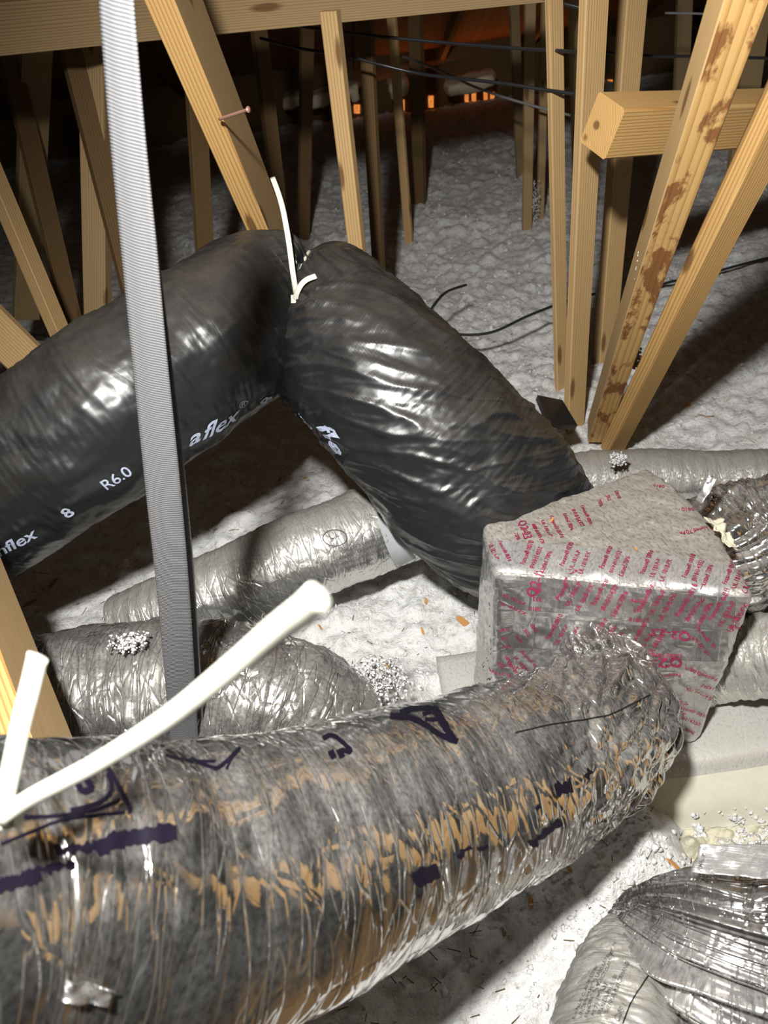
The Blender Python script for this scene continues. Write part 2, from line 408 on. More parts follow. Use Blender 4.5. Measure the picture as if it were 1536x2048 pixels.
# lettering and marks that lie on a surface
_dg = None
def glyphs(s, shear=0.0, bold=0.0):
    cu = bpy.data.curves.new('t', 'FONT'); cu.body = s; cu.size = 1.0; cu.shear = shear; cu.resolution_u = 3; cu.offset = bold; cu.align_x = 'LEFT'
    o = bpy.data.objects.new('t', cu); COL.objects.link(o)
    me = bpy.data.meshes.new_from_object(o.evaluated_get(bpy.context.evaluated_depsgraph_get()))
    bpy.data.objects.remove(o)
    bm = bmesh.new(); bm.from_mesh(me); bmesh.ops.triangulate(bm, faces=bm.faces)
    V = np.array([v.co[:] for v in bm.verts]); F = [[v.index for v in f.verts] for f in bm.faces]
    bm.free(); bpy.data.meshes.remove(me); bpy.data.curves.remove(cu)
    return V, F
def refine(V, F, edge):
    bm = bmesh.new(); vs = [bm.verts.new(v) for v in V]
    for f in F:
        try: bm.faces.new([vs[i] for i in f])
        except ValueError: pass
    for _ in range(4):
        es = [e for e in bm.edges if e.calc_length() > edge]
        if not es: break
        bmesh.ops.subdivide_edges(bm, edges=es, cuts=1, use_grid_fill=False); bmesh.ops.triangulate(bm, faces=bm.faces)
    bm.verts.index_update()
    V = np.array([v.co[:] for v in bm.verts]); F = [[v.index for v in f.verts] for f in bm.faces]; bm.free(); return V, F
def hit(b, x, y):
    h = b.ray_cast(Vector(CAM), Vector(nrm(ray(x, y))))
    return (None, None) if h[0] is None else (np.array(h[0]), np.array(h[1]))
def letters(b, s, p, q, size, mat, parent, off=.0016, shear=0.0, bold=0.0, sy=1.0, name='printed_lettering', max_drop=.05):
    """lettering that starts at the surface point seen at p and runs towards the one seen at q, `size` metres tall"""
    A, n = hit(b, *p); B, _ = hit(b, *q)
    if A is None or B is None: return None
    if n@(CAM-A) < 0: n = -n
    X = nrm(B-A); n = nrm(n-X*(n@X)); Y = np.cross(n, X)
    V, F = glyphs(s, shear, bold)
    if not len(V): return None
    V, F = refine(V, F, .02/size if size > .03 else 9)
    W = []
    for v in V:
        P = A+X*v[0]*size+Y*v[1]*size*sy
        l, nn, _, _ = b.find_nearest(Vector(P))
        nn = np.array(nn); nn = nn if nn@n > 0 else -nn
        W.append(np.array(l)+nn*off)
    return mk(name, W, F, mat, parent, False)
def stroke(b, pts, width, mat, parent, off=.0012, rag=0.0, name='marker_line', step=7, closed=False, nw=2, uvs=False):
    """a flat mark along picture places pts, `width` picture units wide, laid on the surface"""
    P = np.array(pts, float)
    q, s = spline(np.column_stack([P, np.zeros(len(P))]), max(3, int(np.linalg.norm(np.diff(P, axis=0), axis=1).sum()/step)))
    T = np.gradient(q[:, :2], axis=0); T /= np.linalg.norm(T, axis=1)[:, None]; N = np.stack([-T[:, 1], T[:, 0]], 1)
    rows = []; uv = []
    for i in range(len(q)):
        row = []
        for k in range(nw+1):
            f = k/nw-.5
            wv = width*f
            if rag: wv *= 1+rag*(pn(np.array([[s[i]*.11, (1 if f > 0 else -1)*4.3+q[0, 0]*.7, 1.5]]))[0]*2.2+RNG.normal()*.15)
            h, n = hit(b, *(q[i, :2]+N[i]*wv))
            if h is None: row = None; break
            n = n if n@(CAM-h) > 0 else -n
            row.append(h+n*off); uv.append((s[i]*.001, k/nw*width*.001))
        if row: rows.append(row)
        else:
            uv = uv[:len(rows)*(nw+1)]
    if len(rows) < 2: return None
    V = [v for r in rows for v in r]; c = nw+1
    F = [[i*c+k, i*c+k+1, (i+1)*c+k+1, (i+1)*c+k] for i in range(len(rows)-1) for k in range(nw)
         if np.linalg.norm(np.array(V[i*c])-V[(i+1)*c]) < .06]
    return mk(name, V, F, mat, parent, True, uv if uvs else None)
#BODY
def vp(x, y, Y):
    """picture place of a point that stands Y metres into the attic"""
    return (x, y, Y/ray(x, y)[1])

# ================================================================== setting: floor, roof, eave
def make_floor():
    nx, ny = 430, 560
    u = np.linspace(-1, 1, nx); X = .35+np.sinh(u*2.3)/np.sinh(2.3)*4.6
    v = np.linspace(0, 1, ny); Y = -.5+7.8*(np.exp(v*1.55)-1)/(np.exp(1.55)-1)
    xx, yy = np.meshgrid(X, Y, indexing='ij'); P = np.stack([xx.ravel(), yy.ravel(), 0*xx.ravel()], 1)
    z = -.045+fbm(P*1.3+3, 3)*.035
    z += (np.abs(fbm(P*9, 3))-.35)*.035+(.5-np.abs(pn(P*23+5)))*.014+(.4-np.abs(pn(P*48+9)))*.007
    def mound(c, r, h):
        d2 = ((P[:, 0]-c[0])**2+(P[:, 1]-c[1])**2)/r**2
        return h*np.exp(-d2)
    for q, r, h in (((775, 1370), .075, .13), ((725, 1390), .06, .12), ((1240, 1700), .11, .07), ((1330, 1660), .07, .06), ((1150, 1800), .1, .05)):
        z += mound(onz(q[0], q[1], .03), r, h)
    # hollow in front of the flat trunk so that its side stands clear, and a hollow under the black duct
    s = 1/(1+np.exp(-(P[:, 0]-.50)*40))*np.exp(-((P[:, 1]-.72)/.09)**4); z -= .10*s
    P[:, 2] = z
    i = (np.arange(nx-1)[:, None]*ny+np.arange(ny-1)[None]).ravel()
    F = np.stack([i, i+ny, i+ny+1, i+1], 1)
    return mk('floor', P, F, M['insul'])
floor = tag(make_floor(), 'white blown loose fill insulation covering the attic floor', kind='structure')
FB = bvh_of(floor)
def ground(x, y):
    h = FB.ray_cast(Vector((x, y, 3)), Vector((0, 0, -1))); return -.05 if h[0] is None else h[0][2]

for k in range(6): wboard('reflection_board', (-1.6, .10-.19*k, -.02), (1.8, .10-.19*k, -.02), .03, .18, (0, 1, 0), M['darkwood'], floor)  # unseen dark boards added under the camera for the foil to mirror

def slope(y): return .36+(7.2-y)*.42
ceil = empty('ceiling', (0, 3, 3)); tag(ceil, 'dark brown roof deck sloping down to the far eave', kind='structure')
for i in range(7):
    for j in range(5):
        y0 = 7.2-j*1.25-1.245; y1 = 7.2-j*1.25; x0 = -4.2+i*1.25+(.6 if j % 2 else 0)
        wboard('panel', (x0+.6, y1, slope(y1)), (x0+.6, y0, slope(y0)), 1.243, .012, (0, .42, 1), M['deckwood'], ceil)
for k in range(9):
    x = -2.6+k*.72
    wboard('rafter', (x, 7.15, slope(7.15)-.06), (x, .9, slope(.9)-.06), .04, .09, (0, .42, 1), M['darkwood'], ceil)
for z_, y_ in ((2.3, 1.3),): wboard('chord', (-2.2, y_, z_), (2.2, y_-.02, z_), .04, .14, (0, 0, 1), M['pine'], ceil)  # unseen timber added overhead for an orange band in the foil
wboard('panel', (-1.5, -.42, 2.48), (1.2, -.42, 2.50), .74, .018, (0, 0, 1), M['pine2'], ceil)  # unseen plywood sheet added overhead as a reflector for the foil duct
for y_ in (.20, .35): wboard('post', (1.22, y_, -.05), (1.26, y_, 2.3), .146, .04, (1, 0, 0), M['pine'], ceil)  # unseen posts added at right, mirrored as the duct's orange band
wf = mk('wall_far', *(lambda b: (b[0], b[1]))((np.array([(-4.4, 7.1, -.15), (4.6, 7.1, -.15), (4.6, 7.1, .30), (-4.4, 7.1, .30), (-4.4, 7.16, -.15), (4.6, 7.16, -.15), (4.6, 7.16, .42), (-4.4, 7.16, .42)], float),
        [[0, 1, 2, 3], [4, 7, 6, 5], [0, 4, 5, 1], [3, 2, 6, 7], [0, 3, 7, 4], [1, 5, 6, 2]])), M['darkwood'], None, False)
tag(wf, 'dark timber closing board along the far eave with vent slots', kind='structure')
def slab(name, pts, depthv, mat, parent=None):
    """thick quad from four 3D points, extruded by vector depthv"""
    a = np.array(pts, float); V = np.vstack([a, a+np.array(depthv, float)])
    return mk(name, V, [[3, 2, 1, 0], [4, 5, 6, 7], [0, 1, 5, 4], [1, 2, 6, 5], [2, 3, 7, 6], [3, 0, 4, 7]], mat, parent, False)
for x0, x1, y0, y1 in ((708, 720, 210, 227), (800, 809, 200, 221), (826, 836, 195, 217), (857, 867, 192, 215), (930, 937, 185, 204), (944, 952, 184, 206), (968, 975, 184, 202), (981, 989, 185, 202), (1203, 1208, 156, 172), (1216, 1226, 160, 172), (1280, 1287, 163, 170)):
    q = [CAM+ray(x, y)*(7.085/ray(x, y)[1]) for x, y in ((x0, y0), (x1, y0), (x1, y1), (x0, y1))]
    slab('vent_slot', q, (0, .02, 0), M['glow'], wf)
def batt(cx, cy, wpx, hpx, Y, label):
    c = np.array(at(*vp(cx, cy, Y))); d = Y/ray(cx, cy)[1]; w_ = wpx*d/FPX; h_ = hpx*d/FPX
    bm = bmesh.new(); bmesh.ops.create_cube(bm, size=1); bmesh.ops.subdivide_edges(bm, edges=bm.edges, cuts=5, use_grid_fill=True)
    V = np.array([v.co[:] for v in bm.verts]); F = [[v.index for v in f.verts] for f in bm.faces]; bm.free()
    n = np.linalg.norm(V, axis=1)[:, None]; V = V*(1-.22*np.clip(n-.5, 0, 1)*2)
    V = V*np.array([w_, .3, h_])+c; V += fbm(V*14, 2)[:, None]*np.array([.02, .02, .012])
    V[:, 2] += (V[:, 0]-c[0])*.1
    tag(mk('insulation_batt', V, F, M['kraft']), label, 'insulation batt', 'pale batts at the far eave')
batt(586, 199, 38, 24, 6.7, 'pale batt end with pointed tip, leftmost at the dark far eave')
batt(640, 195, 40, 24, 6.7, 'pale batt half hidden behind the single tan post at the eave')
batt(706, 182, 22, 30, 6.7, 'short pale batt just right of the single tan post at the eave')
batt(795, 172, 36, 34, 6.8, 'pale batt behind the thin tan post above the orange slots')
batt(938, 166, 100, 24, 6.6, 'long pale batt resting above four orange slots, widest at the eave')

# ================================================================== roof truss timbers
board('truss_chord', (-220, 26, 1.77), (1150, -92, 2.14), 84, 26, 'L', M['pine3'], 18, label='long level truss chord crossing the top left behind the grey strap', cat='beam')
b2 = board('truss_web', (330, -45, 1.34), (535, 458, 1.95), 50, 48, 'L', M['pine3'], 70, smat=M['pine'], extra0=.15, extra1=.75, label='bright yellow slanted timber with a nail, behind the black duct bend', cat='timber')  # right face in darker pine: its shade is put into the colour
# nail through that timber
na = at(470, 228, 1.56); nb = at(497, 219, 1.52)
nl = tube('nail', [list(na-(nb-na)*1.2)+[.0034], list(na)+[.0036], list(nb-(nb-na)*.12)+[.0036], list(nb-(nb-na)*.06)+[.0065], list(nb)+[.0065]], M['nail'], 20, 12, b2)
tag(nl, 'pinkish metal nail sticking out')
board('truss_post', vp(672, 22, 2.3), vp(725, 505, 2.3), 31, 9, 'R', M['pine2'], 22, extra1=.95, label='single tan upright post hanging under the level chord', cat='post')
board('truss_post', vp(787, 10, 4.1), vp(822, 480, 4.1), 15, 5, 'R', M['pine2'], 30, extra0=.4, extra1=.1, label='thin tan post standing in grey insulation mid distance', cat='post')
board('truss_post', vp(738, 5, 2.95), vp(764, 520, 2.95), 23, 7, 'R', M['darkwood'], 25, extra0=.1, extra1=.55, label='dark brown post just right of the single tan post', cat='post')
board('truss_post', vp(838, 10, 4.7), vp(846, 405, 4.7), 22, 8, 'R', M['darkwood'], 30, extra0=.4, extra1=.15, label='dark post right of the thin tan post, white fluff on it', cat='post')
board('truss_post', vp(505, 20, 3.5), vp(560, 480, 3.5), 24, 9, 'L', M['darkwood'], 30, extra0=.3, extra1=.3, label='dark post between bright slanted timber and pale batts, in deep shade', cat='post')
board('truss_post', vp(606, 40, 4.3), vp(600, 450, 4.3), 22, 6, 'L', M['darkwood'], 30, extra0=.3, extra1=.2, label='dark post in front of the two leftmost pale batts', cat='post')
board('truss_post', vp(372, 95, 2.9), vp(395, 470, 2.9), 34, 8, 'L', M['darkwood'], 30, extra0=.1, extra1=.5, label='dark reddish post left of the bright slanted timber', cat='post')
# right-hand cluster
board('truss_post', vp(1174, -20, 2.14), vp(1139, 800, 2.14), 38, 13, 'L', M['pine2'], 45, extra0=.2, extra1=.16, label='tan post with one round dark knot, nearest of the right cluster', cat='post')
board('truss_post', vp(1097, -20, 2.4), vp(1116, 770, 2.4), 24, 8, 'L', M['pine2'], 42, extra0=.2, extra1=.2, label='tan post just left of the knotted post, meeting it at the floor', cat='post')
board('truss_post', vp(1053, 0, 4.0), vp(1047, 455, 4.0), 18, 4, 'L', M['pine3'], 25, extra0=.4, extra1=.06, label='thin far post with white fluff at its foot, cable ends near it', cat='post')
board('truss_post', vp(1086, 0, 4.15), vp(1076, 443, 4.15), 13, 4, 'L', M['pine3'], 25, extra0=.4, extra1=.06, label='thinnest far post right beside the fluffy footed one', cat='post')
board('truss_post', vp(1022, 40, 4.9), vp(1035, 345, 4.9), 17, 4, 'L', M['pine4'], 25, extra0=.4, extra1=.1, label='dull far post, leftmost of the right cluster', cat='post')
board('truss_post', vp(1141, -10, 3.1), vp(1152, 480, 3.1), 23, 5, 'L', M['pine3'], 30, extra0=.3, extra1=.6, label='dull post mostly hidden behind the knotted post', cat='post')
board('truss_post', vp(1256, -10, 2.55), vp(1205, 650, 2.55), 35, 16, 'L', M['pine2'], 40, extra0=.2, extra1=.32, label='tan upright post behind the sawn block end', cat='post')
board('truss_post', vp(1358, -10, 4.3), vp(1352, 170, 4.3), 26, 6, 'L', M['pine4'], 30, extra0=.4, extra1=1.1, label='dim far post between the tan post and stained board, above the block', cat='post')
board('truss_post', vp(1500, -10, 3.6), vp(1470, 260, 3.6), 40, 9, 'L', M['pine4'], 30, extra0=.4, extra1=1.3, label='dim post behind the stained board near the right edge', cat='post')
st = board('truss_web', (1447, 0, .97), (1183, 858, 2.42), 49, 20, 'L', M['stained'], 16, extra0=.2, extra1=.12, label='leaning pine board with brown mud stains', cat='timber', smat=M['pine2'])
board('truss_web', (1560, 205, 1.16), (1226, 888, 2.40), 36, 29, 'L', M['pine'], 45, extra0=.35, extra1=.12, label='clean leaning pine board right of the mud stained board', cat='timber')
board('truss_block', (1251, 219, 1.75), (1600, 205, 2.05), 86, 33, 'L', M['pine'], 25, extra1=.4, label='short level block with sawn end passing behind the stained board', cat='timber', bev=.006)
# left-hand cluster, its shade put into darker timber colours
board('truss_web', (116, 60, 2.05), (214, 445, 2.35), 62, 8, 'L', M['darkwood'], 20, extra0=.1, extra1=.35, label='dark slanted web between the grey strap and dull posts at left', cat='timber')
board('truss_post', vp(46, 60, 3.0), vp(36, 400, 3.0), 54, 6, 'L', M['pine4'], 20, extra0=.1, extra1=.5, label='dull upright post near the left edge under the level chord', cat='post')
board('truss_web', (6, 120, 2.5), (124, 610, 2.75), 34, 8, 'L', M['darkwood'], 30, extra0=.2, extra1=.15, label='dark slanted web in front of the dull post at left', cat='timber')
board('truss_web', (-22, 342, 2.15), (112, 655, 2.35), 26, 19, 'L', M['pine2'], 45, extra0=.4, extra1=.25, label='slanted web with one lit edge at the left frame edge', cat='timber')
board('truss_post', vp(208, 160, 2.5), vp(211, 640, 2.5), 45, 14, 'R', M['pine3'], 25, extra0=.1, extra1=.35, label='upright post left of the strap, bottom hidden by black duct', cat='post')
board('truss_block', (-90, 530, 2.0), (128, 748, 2.2), 76, 10, 'R', M['pine2'], 20, extra1=.1, label='cut timber with cracked end entering at left above the black duct', cat='timber', bev=.006)
board('truss_web', (-45, 1180, 1.22), (70, 1495, 1.06), 72, 60, 'L', M['pine3'], 66, smat=M['pine'], extra0=.35, extra1=.4, label='nearest pine timber at lower left beside the white zip ties', cat='timber')  # shade of the right face is coloured in with a darker pine

# ================================================================== cables
def P(*r): return [at(*x) for x in r]
cable('electric_cable', P(vp(560, 46, 2.9), vp(640, 58, 2.85), vp(760, 73, 2.75), vp(900, 86, 2.65), vp(1040, 97, 2.5), vp(1200, 106, 2.3)), .0048, M['cable'], 'upper black cable strung across dark attic to the knotted post')
cable('electric_cable', P(vp(520, 76, 2.95), vp(600, 97, 2.9), vp(690, 111, 2.8), vp(760, 129, 2.75), (850, 149, at(*vp(850, 149, 2.7))[1]/ray(850, 149)[1]), vp(1000, 166, 2.5), vp(1100, 181, 2.4), vp(1200, 195, 2.3)), .0048, M['cable'], 'lower black cable sagging under the upper one to the knotted post')
cable('electric_cable', P(vp(800, 112, 4.4), vp(830, 121, 4.3), vp(885, 144, 4.2), vp(960, 178, 4.1), vp(1050, 207, 4.0), vp(1150, 233, 3.9)), .006, M['greycable'], 'thin grey cable slanting behind the two black cables')
cable('electric_cable', P(vp(1080, -6, 2.5), vp(1130, 8, 2.45), vp(1200, 24, 2.4)), .005, M['cable'], 'short black cable at the top edge left of the knotted post')
cable('electric_cable', P(vp(1190, 104, 3.0), vp(1290, 112, 3.0), vp(1400, 113, 3.0), vp(1600, 118, 3.0)), .005, M['cable'], 'black cable running behind stained board at right')
cable('electric_cable', P(vp(1330, 26, 3.4), vp(1390, 27, 3.4), vp(1460, 30, 3.4)), .004, M['greycable'], 'short thin cable high behind the stained board')
cable('floor_cable', [at(x, y, d) for x, y, d in ((850, 640, 2.75), (872, 605, 2.78), (895, 583, 2.85), (932, 570, 2.95))], .0055, M['cable'], 'short black cable end rising beside the black duct upper edge')
cable('floor_cable', [at(x, y, d) for x, y, d in ((880, 655, 2.75), (920, 669, 2.78), (985, 664, 2.8), (1060, 630, 2.85), (1145, 598, 2.95), (1190, 588, 3.0))], .0055, M['cable'], 'black cable arching from black duct to the tan posts')
cable('floor_cable', [onz(x, y, .012) for x, y in ((1280, 590), (1330, 567), (1400, 552), (1480, 530), (1600, 500))], .006, M['cable'], 'black cable lying on white insulation at right edge')
cable('floor_cable', [onz(x, y, .02) for x, y in ((20, 640), (60, 668), (120, 672), (180, 660))], .005, M['cable'], 'black cable lying on insulation at left behind cut timber')

# ================================================================== black insulated duct
def black_extra(S, T, q):
    # pleats gathered at the tied bend, and at the mouth by the box
    i = np.argmin(np.linalg.norm(q[:, :3]-at(590, 640, 1.86)[None], axis=1)); L = np.linalg.norm(np.diff(q[:, :3], axis=0), axis=1); s = np.concatenate([[0], np.cumsum(L)])
    d = S-s[i]-.012*np.sin(T*2)
    out = -.040*np.exp(-(d/.018)**2)-.012*np.exp(-(d/.06)**2)
    ple = np.abs(pn(np.stack([T.ravel()*5.5, S.ravel()*3, 0*T.ravel()+2], 1))).reshape(T.shape)
    out += (ple-.25)*.022*np.exp(-(np.abs(d)/.09)**1.5)
    e = s[-1]-S
    ple2 = np.abs(pn(np.stack([T.ravel()*4.2+.9*S.ravel()*5, S.ravel()*9, 0*T.ravel()+8], 1))).reshape(T.shape)
    out += (ple2-.25)*.024*np.exp(-((e-.10)/.17)**2)
    # slack diagonal folds in the film of the right-hand half
    a = np.stack([(S*2.2+T*.55).ravel()*4.2, (T-S*3).ravel()*.9, 0*T.ravel()+5], 1)
    fold = (.34-np.abs(pn(a))).reshape(T.shape)
    a2 = np.stack([(S*3.+T*.62).ravel()*7.5, (T-S*4).ravel()*1.2, 0*T.ravel()+11], 1)
    fold2 = (.3-np.abs(pn(a2))).reshape(T.shape)
    right = 1/(1+np.exp(-(d-.03)/.03))
    out += (np.maximum(fold, .08)*.020+np.maximum(fold2, .1)*.009)*(.1+.9*right)
    return out
blk = tube('black_duct', [list(at(x, y, d))+[r] for x, y, d, r in ((-330, 1165, 1.74, .19), (-60, 1000, 1.68, .19), (200, 838, 1.66, .19), (400, 700, 1.73, .187), (530, 625, 1.84, .19), (600, 618, 1.87, .192), (665, 668, 1.84, .194), (790, 792, 1.77, .200), (950, 965, 1.81, .216), (1030, 1045, 1.90, .205), (1100, 1110, 1.99, .17))],
           M['black'], 560, 300, None, duct_disp(.0, .008, .0012, 1, extra=black_extra))
tag(blk, 'black plastic jacketed duct bent over a zip tie', 'duct')
BB = bvh_of(blk)
letters(BB, 'flex', (402, 880), (500, 822), .068, M['white_print'], blk, shear=.35, bold=.018, sy=.8)
letters(BB, '®', (478, 818), (500, 806), .03, M['white_print'], blk)
letters(BB, 'a', (376, 894), (400, 880), .070, M['white_print'], blk, shear=.35, bold=.02, sy=.8)
letters(BB, '8', (532, 806), (578, 788), .06, M['white_print'], blk, bold=.02, sy=.75)
letters(BB, 'R6.0', (212, 980), (262, 950), .036, M['white_print'], blk, bold=.01, sy=1.15)
letters(BB, '8', (134, 1036), (170, 1014), .042, M['white_print'], blk, bold=.02, sy=1.0)
letters(BB, 'mflex', (-14, 1118), (80, 1070), .046, M['white_print'], blk, shear=.35, bold=.018, sy=1.0)
letters(BB, 'R', (598, 825), (612, 850), .07, M['white_print'], blk, bold=.02)
letters(BB, 'fle', (632, 850), (672, 905), .085, M['white_print'], blk, shear=.3, bold=.02)
# zip tie round the bend
def flat(rows, r, mat, name, parent=None, nu=40, ref=None, thin=.26):
    return tube(name, [list(p)+[r, 1.0, thin] for p in rows], mat, nu, 14, parent, ref=tuple(-_F) if ref is None else ref)
c0 = at(592, 632, 1.87); tq = nrm(at(665, 668, 1.84)-at(520, 628, 1.83)); e1 = nrm(np.array([0, 0, 1.])-tq*tq[2]); e2 = np.cross(tq, e1)
zt = empty('zip_tie', c0); tag(zt, 'white zip tie cinching the bend of the black duct', 'zip tie')
tube('band', [list(c0+(e1*math.cos(a)+e2*math.sin(a))*.157)+[.0045] for a in np.linspace(0, 2*math.pi, 28)], M['tie'], 120, 8, zt, ref=tuple(tq))
flat([at(x, y, d) for x, y, d in ((592, 585, 1.665), (585, 540, 1.655), (577, 480, 1.66), (566, 420, 1.68), (556, 385, 1.70), (545, 355, 1.72))], .0062, M['tie'], 'tail', zt)
flat([at(x, y, d) for x, y, d in ((590, 606, 1.665), (593, 588, 1.655), (602, 570, 1.65), (614, 559, 1.65), (632, 552, 1.655))], .0062, M['tie'], 'tail', zt)
hd = at(589, 598, 1.66); slab('head', [hd+_R*a*.008+_U*b*.009 for a, b in ((-1, 1), (1, 1), (1, -1), (-1, -1))], _F*.02, M['tie'], zt)
fl2 = slab('black_film_scrap', [at(x, y, d) for x, y, d in ((1075, 790, 2.35), (1125, 800, 2.4), (1155, 850, 2.3), (1100, 850, 2.2))], (0, .02, -.03), M['bark'])
tag(fl2, 'small black plastic scrap beside the foot of the posts', 'plastic scrap')

# ================================================================== foil ducts
def fd(*rows): return [list(at(*r[:3]))+list(r[3:]) for r in rows]
def collar_wr(S, T, q):
    e = S[-1, 0]-S
    a = np.stack([(T*3.0+S*9).ravel(), (S*14).ravel(), 0*S.ravel()], 1)
    k = np.clip((.62-e)/.3, 0, 1)
    o = (np.abs(fbm(a, 2)).reshape(S.shape)-.3)*.024*k
    b = np.stack([(S*30+T*1.3).ravel(), (T*2).ravel(), 0*S.ravel()+4], 1)
    o += (np.abs(pn(b)).reshape(S.shape)-.25)*.009*k
    return o
fg = tube('foil_duct', fd((-420, 1935, .62, .168), (-200, 1885, .665, .168), (0, 1835, .73, .168), (200, 1815, .79, .168), (400, 1785, .86, .167), (810, 1640, 1.08, .157), (1060, 1535, 1.24, .147), (1175, 1470, 1.33, .136), (1225, 1425, 1.40, .114), (1215, 1375, 1.46, .096), (1200, 1335, 1.53, .088), (1192, 1305, 1.62, .084)),
          M['foil_main'], 620, 320, None, duct_disp(.0004, .007, .0002, 3, extra=collar_wr))
tag(fg, 'large nearest foil duct with violet marker scribbles, running to taped box', 'duct')
GB = bvh_of(fg)
MK = M['marker']
for pts, wd in (([(0, 1640), (40, 1636), (120, 1632), (190, 1620), (240, 1600)], 6), ([(255, 1624), (258, 1615), (220, 1545), (205, 1522)], 7), ([(0, 1690), (60, 1665), (130, 1640), (250, 1625)], 5),
                ([(150, 1560), (165, 1583), (185, 1578)], 10), ([(170, 1558), (185, 1580)], 9), ([(215, 1548), (222, 1580), (200, 1605), (140, 1622)], 7),
                ([(380, 1518), (420, 1535), (440, 1534), (480, 1496)], 6), ([(452, 1540), (465, 1515), (480, 1498)], 4), ([(330, 1512), (380, 1522), (430, 1524)], 4),
                ([(660, 1502), (668, 1518)], 10), ([(676, 1500), (684, 1516)], 10), ([(645, 1478), (665, 1472), (690, 1490), (700, 1506), (682, 1500)], 7),
                ([(780, 1432), (830, 1440), (880, 1470), (915, 1484)], 9), ([(905, 1480), (885, 1445), (868, 1416)], 12), ([(800, 1426), (830, 1418), (870, 1418)], 8), ([(850, 1440), (875, 1438), (865, 1425), (845, 1430)], 6)):
    stroke(GB, pts, wd*1.3, MK, fg, rag=.12, step=4)
for pts, wd, rg in (([(190, 1700), (230, 1682), (300, 1670), (352, 1664)], 34, .10), ([(110, 1702), (150, 1698), (192, 1694)], 20, .2), ([(-10, 1772), (40, 1762), (80, 1750)], 30, .12), ([(70, 1740), (110, 1735), (150, 1728)], 16, .3),
                    ([(826, 1762), (850, 1750), (876, 1742)], 30, .1), ([(1112, 1582), (1128, 1578), (1144, 1574)], 24, .2), ([(915, 1715), (940, 1692)], 10, .3), ([(1072, 1620), (1080, 1612)], 8, .2), ([(1060, 1690), (1090, 1665), (1120, 1640)], 12, .5), ([(1170, 1555), (1180, 1540)], 10, .3), ([(955, 1700), (975, 1690)], 7, .3)):
    stroke(GB, pts, wd, MK, fg, rag=min(.6, rg*2.2), nw=8, step=3, name='marker_patch')
stroke(GB, [(1030, 1466), (1100, 1450), (1190, 1436), (1230, 1425), (1300, 1390)], 3, M['bark'], fg, step=4, name='thin_dark_line')
# crumpled foil flap at the lower left
def patch(name, corners, mat, parent=None, n=26, amp=.012, sc=14, seed=0, bulge=0.0):
    c = [at(*k) for k in corners]; V = []; uv = []
    for i in range(n+1):
        for j in range(n+1):
            a, b = i/n, j/n
            V.append(c[0]*(1-a)*(1-b)+c[1]*a*(1-b)+c[2]*a*b+c[3]*(1-a)*b); uv.append((a*.2, b*.2))
    V = np.array(V); nn = nrm(np.cross(c[1]-c[0], c[3]-c[0])); nn = nn if nn@(CAM-c[0]) > 0 else -nn
    V += nn*((np.abs(fbm(V*sc+seed, 3))-.3)*amp*2)[:, None]
    if bulge: V += nn*np.array([[math.sin(math.pi*(k//(n+1))/n)*math.sin(math.pi*(k % (n+1))/n)*bulge] for k in range(len(V))])
    F = [[i*(n+1)+j, (i+1)*(n+1)+j, (i+1)*(n+1)+j+1, i*(n+1)+j+1] for i in range(n) for j in range(n)]
    o = mk(name, V, F, mat, parent, True, uv)
    md = o.modifiers.new('thickness', 'SOLIDIFY'); md.thickness = .0015
    return o
patch('foil_flap', ((0, 1985, .58), (110, 1955, .60), (235, 1985, .625), (215, 2015, .62)), M['foil_crumple'], fg, 20, .012, 22)

dk = tube('foil_duct', fd((-160, 1450, 1.62, .155), (60, 1428, 1.60, .155), (250, 1393, 1.60, .158), (420, 1388, 1.60, .158), (560, 1410, 1.60, .152), (650, 1450, 1.61, .125), (705, 1500, 1.64, .09)), M['foil_old'], 300, 200, None, duct_disp(.0012, .012, .0022, 8))
tag(dk, 'dusty crumpled foil duct behind the nearest duct, grey strap in front', 'duct')
gd = tube('foil_duct', fd((250, 1262, 2.0, .10), (400, 1205, 1.98, .112), (610, 1112, 1.96, .116), (800, 1040, 2.02, .118), (960, 975, 2.1, .118)), M['foil_bright'], 260, 180, None, duct_disp(.0008, .006, .0014, 12))
tag(gd, 'grey foil duct on the insulation below the black duct bend', 'duct')
DB = bvh_of(gd)
stroke(DB, [(772, 1000), (778, 1040), (795, 1090), (815, 1132)], 44, M['greytape'], gd, off=.002, nw=4, name='grey_tape')
letters(DB, 'UL', (660, 1080), (690, 1068), .022, M['grey_print'], gd)
a_ = [(650+16*1.5*math.cos(t), 1076+16*math.sin(t)) for t in np.linspace(0, 2*math.pi, 18)]
stroke(DB, [(x+20, y) for x, y in a_], 2.2, M['grey_print'], gd, name='printed_ring', step=3)
for k in range(4): letters(DB, 'CLASS 1 AIR DUCT FLEXIBLE', (682+k*3, 1106+k*11), (740+k*3, 1086+k*11), .010, M['grey_print'], gd)

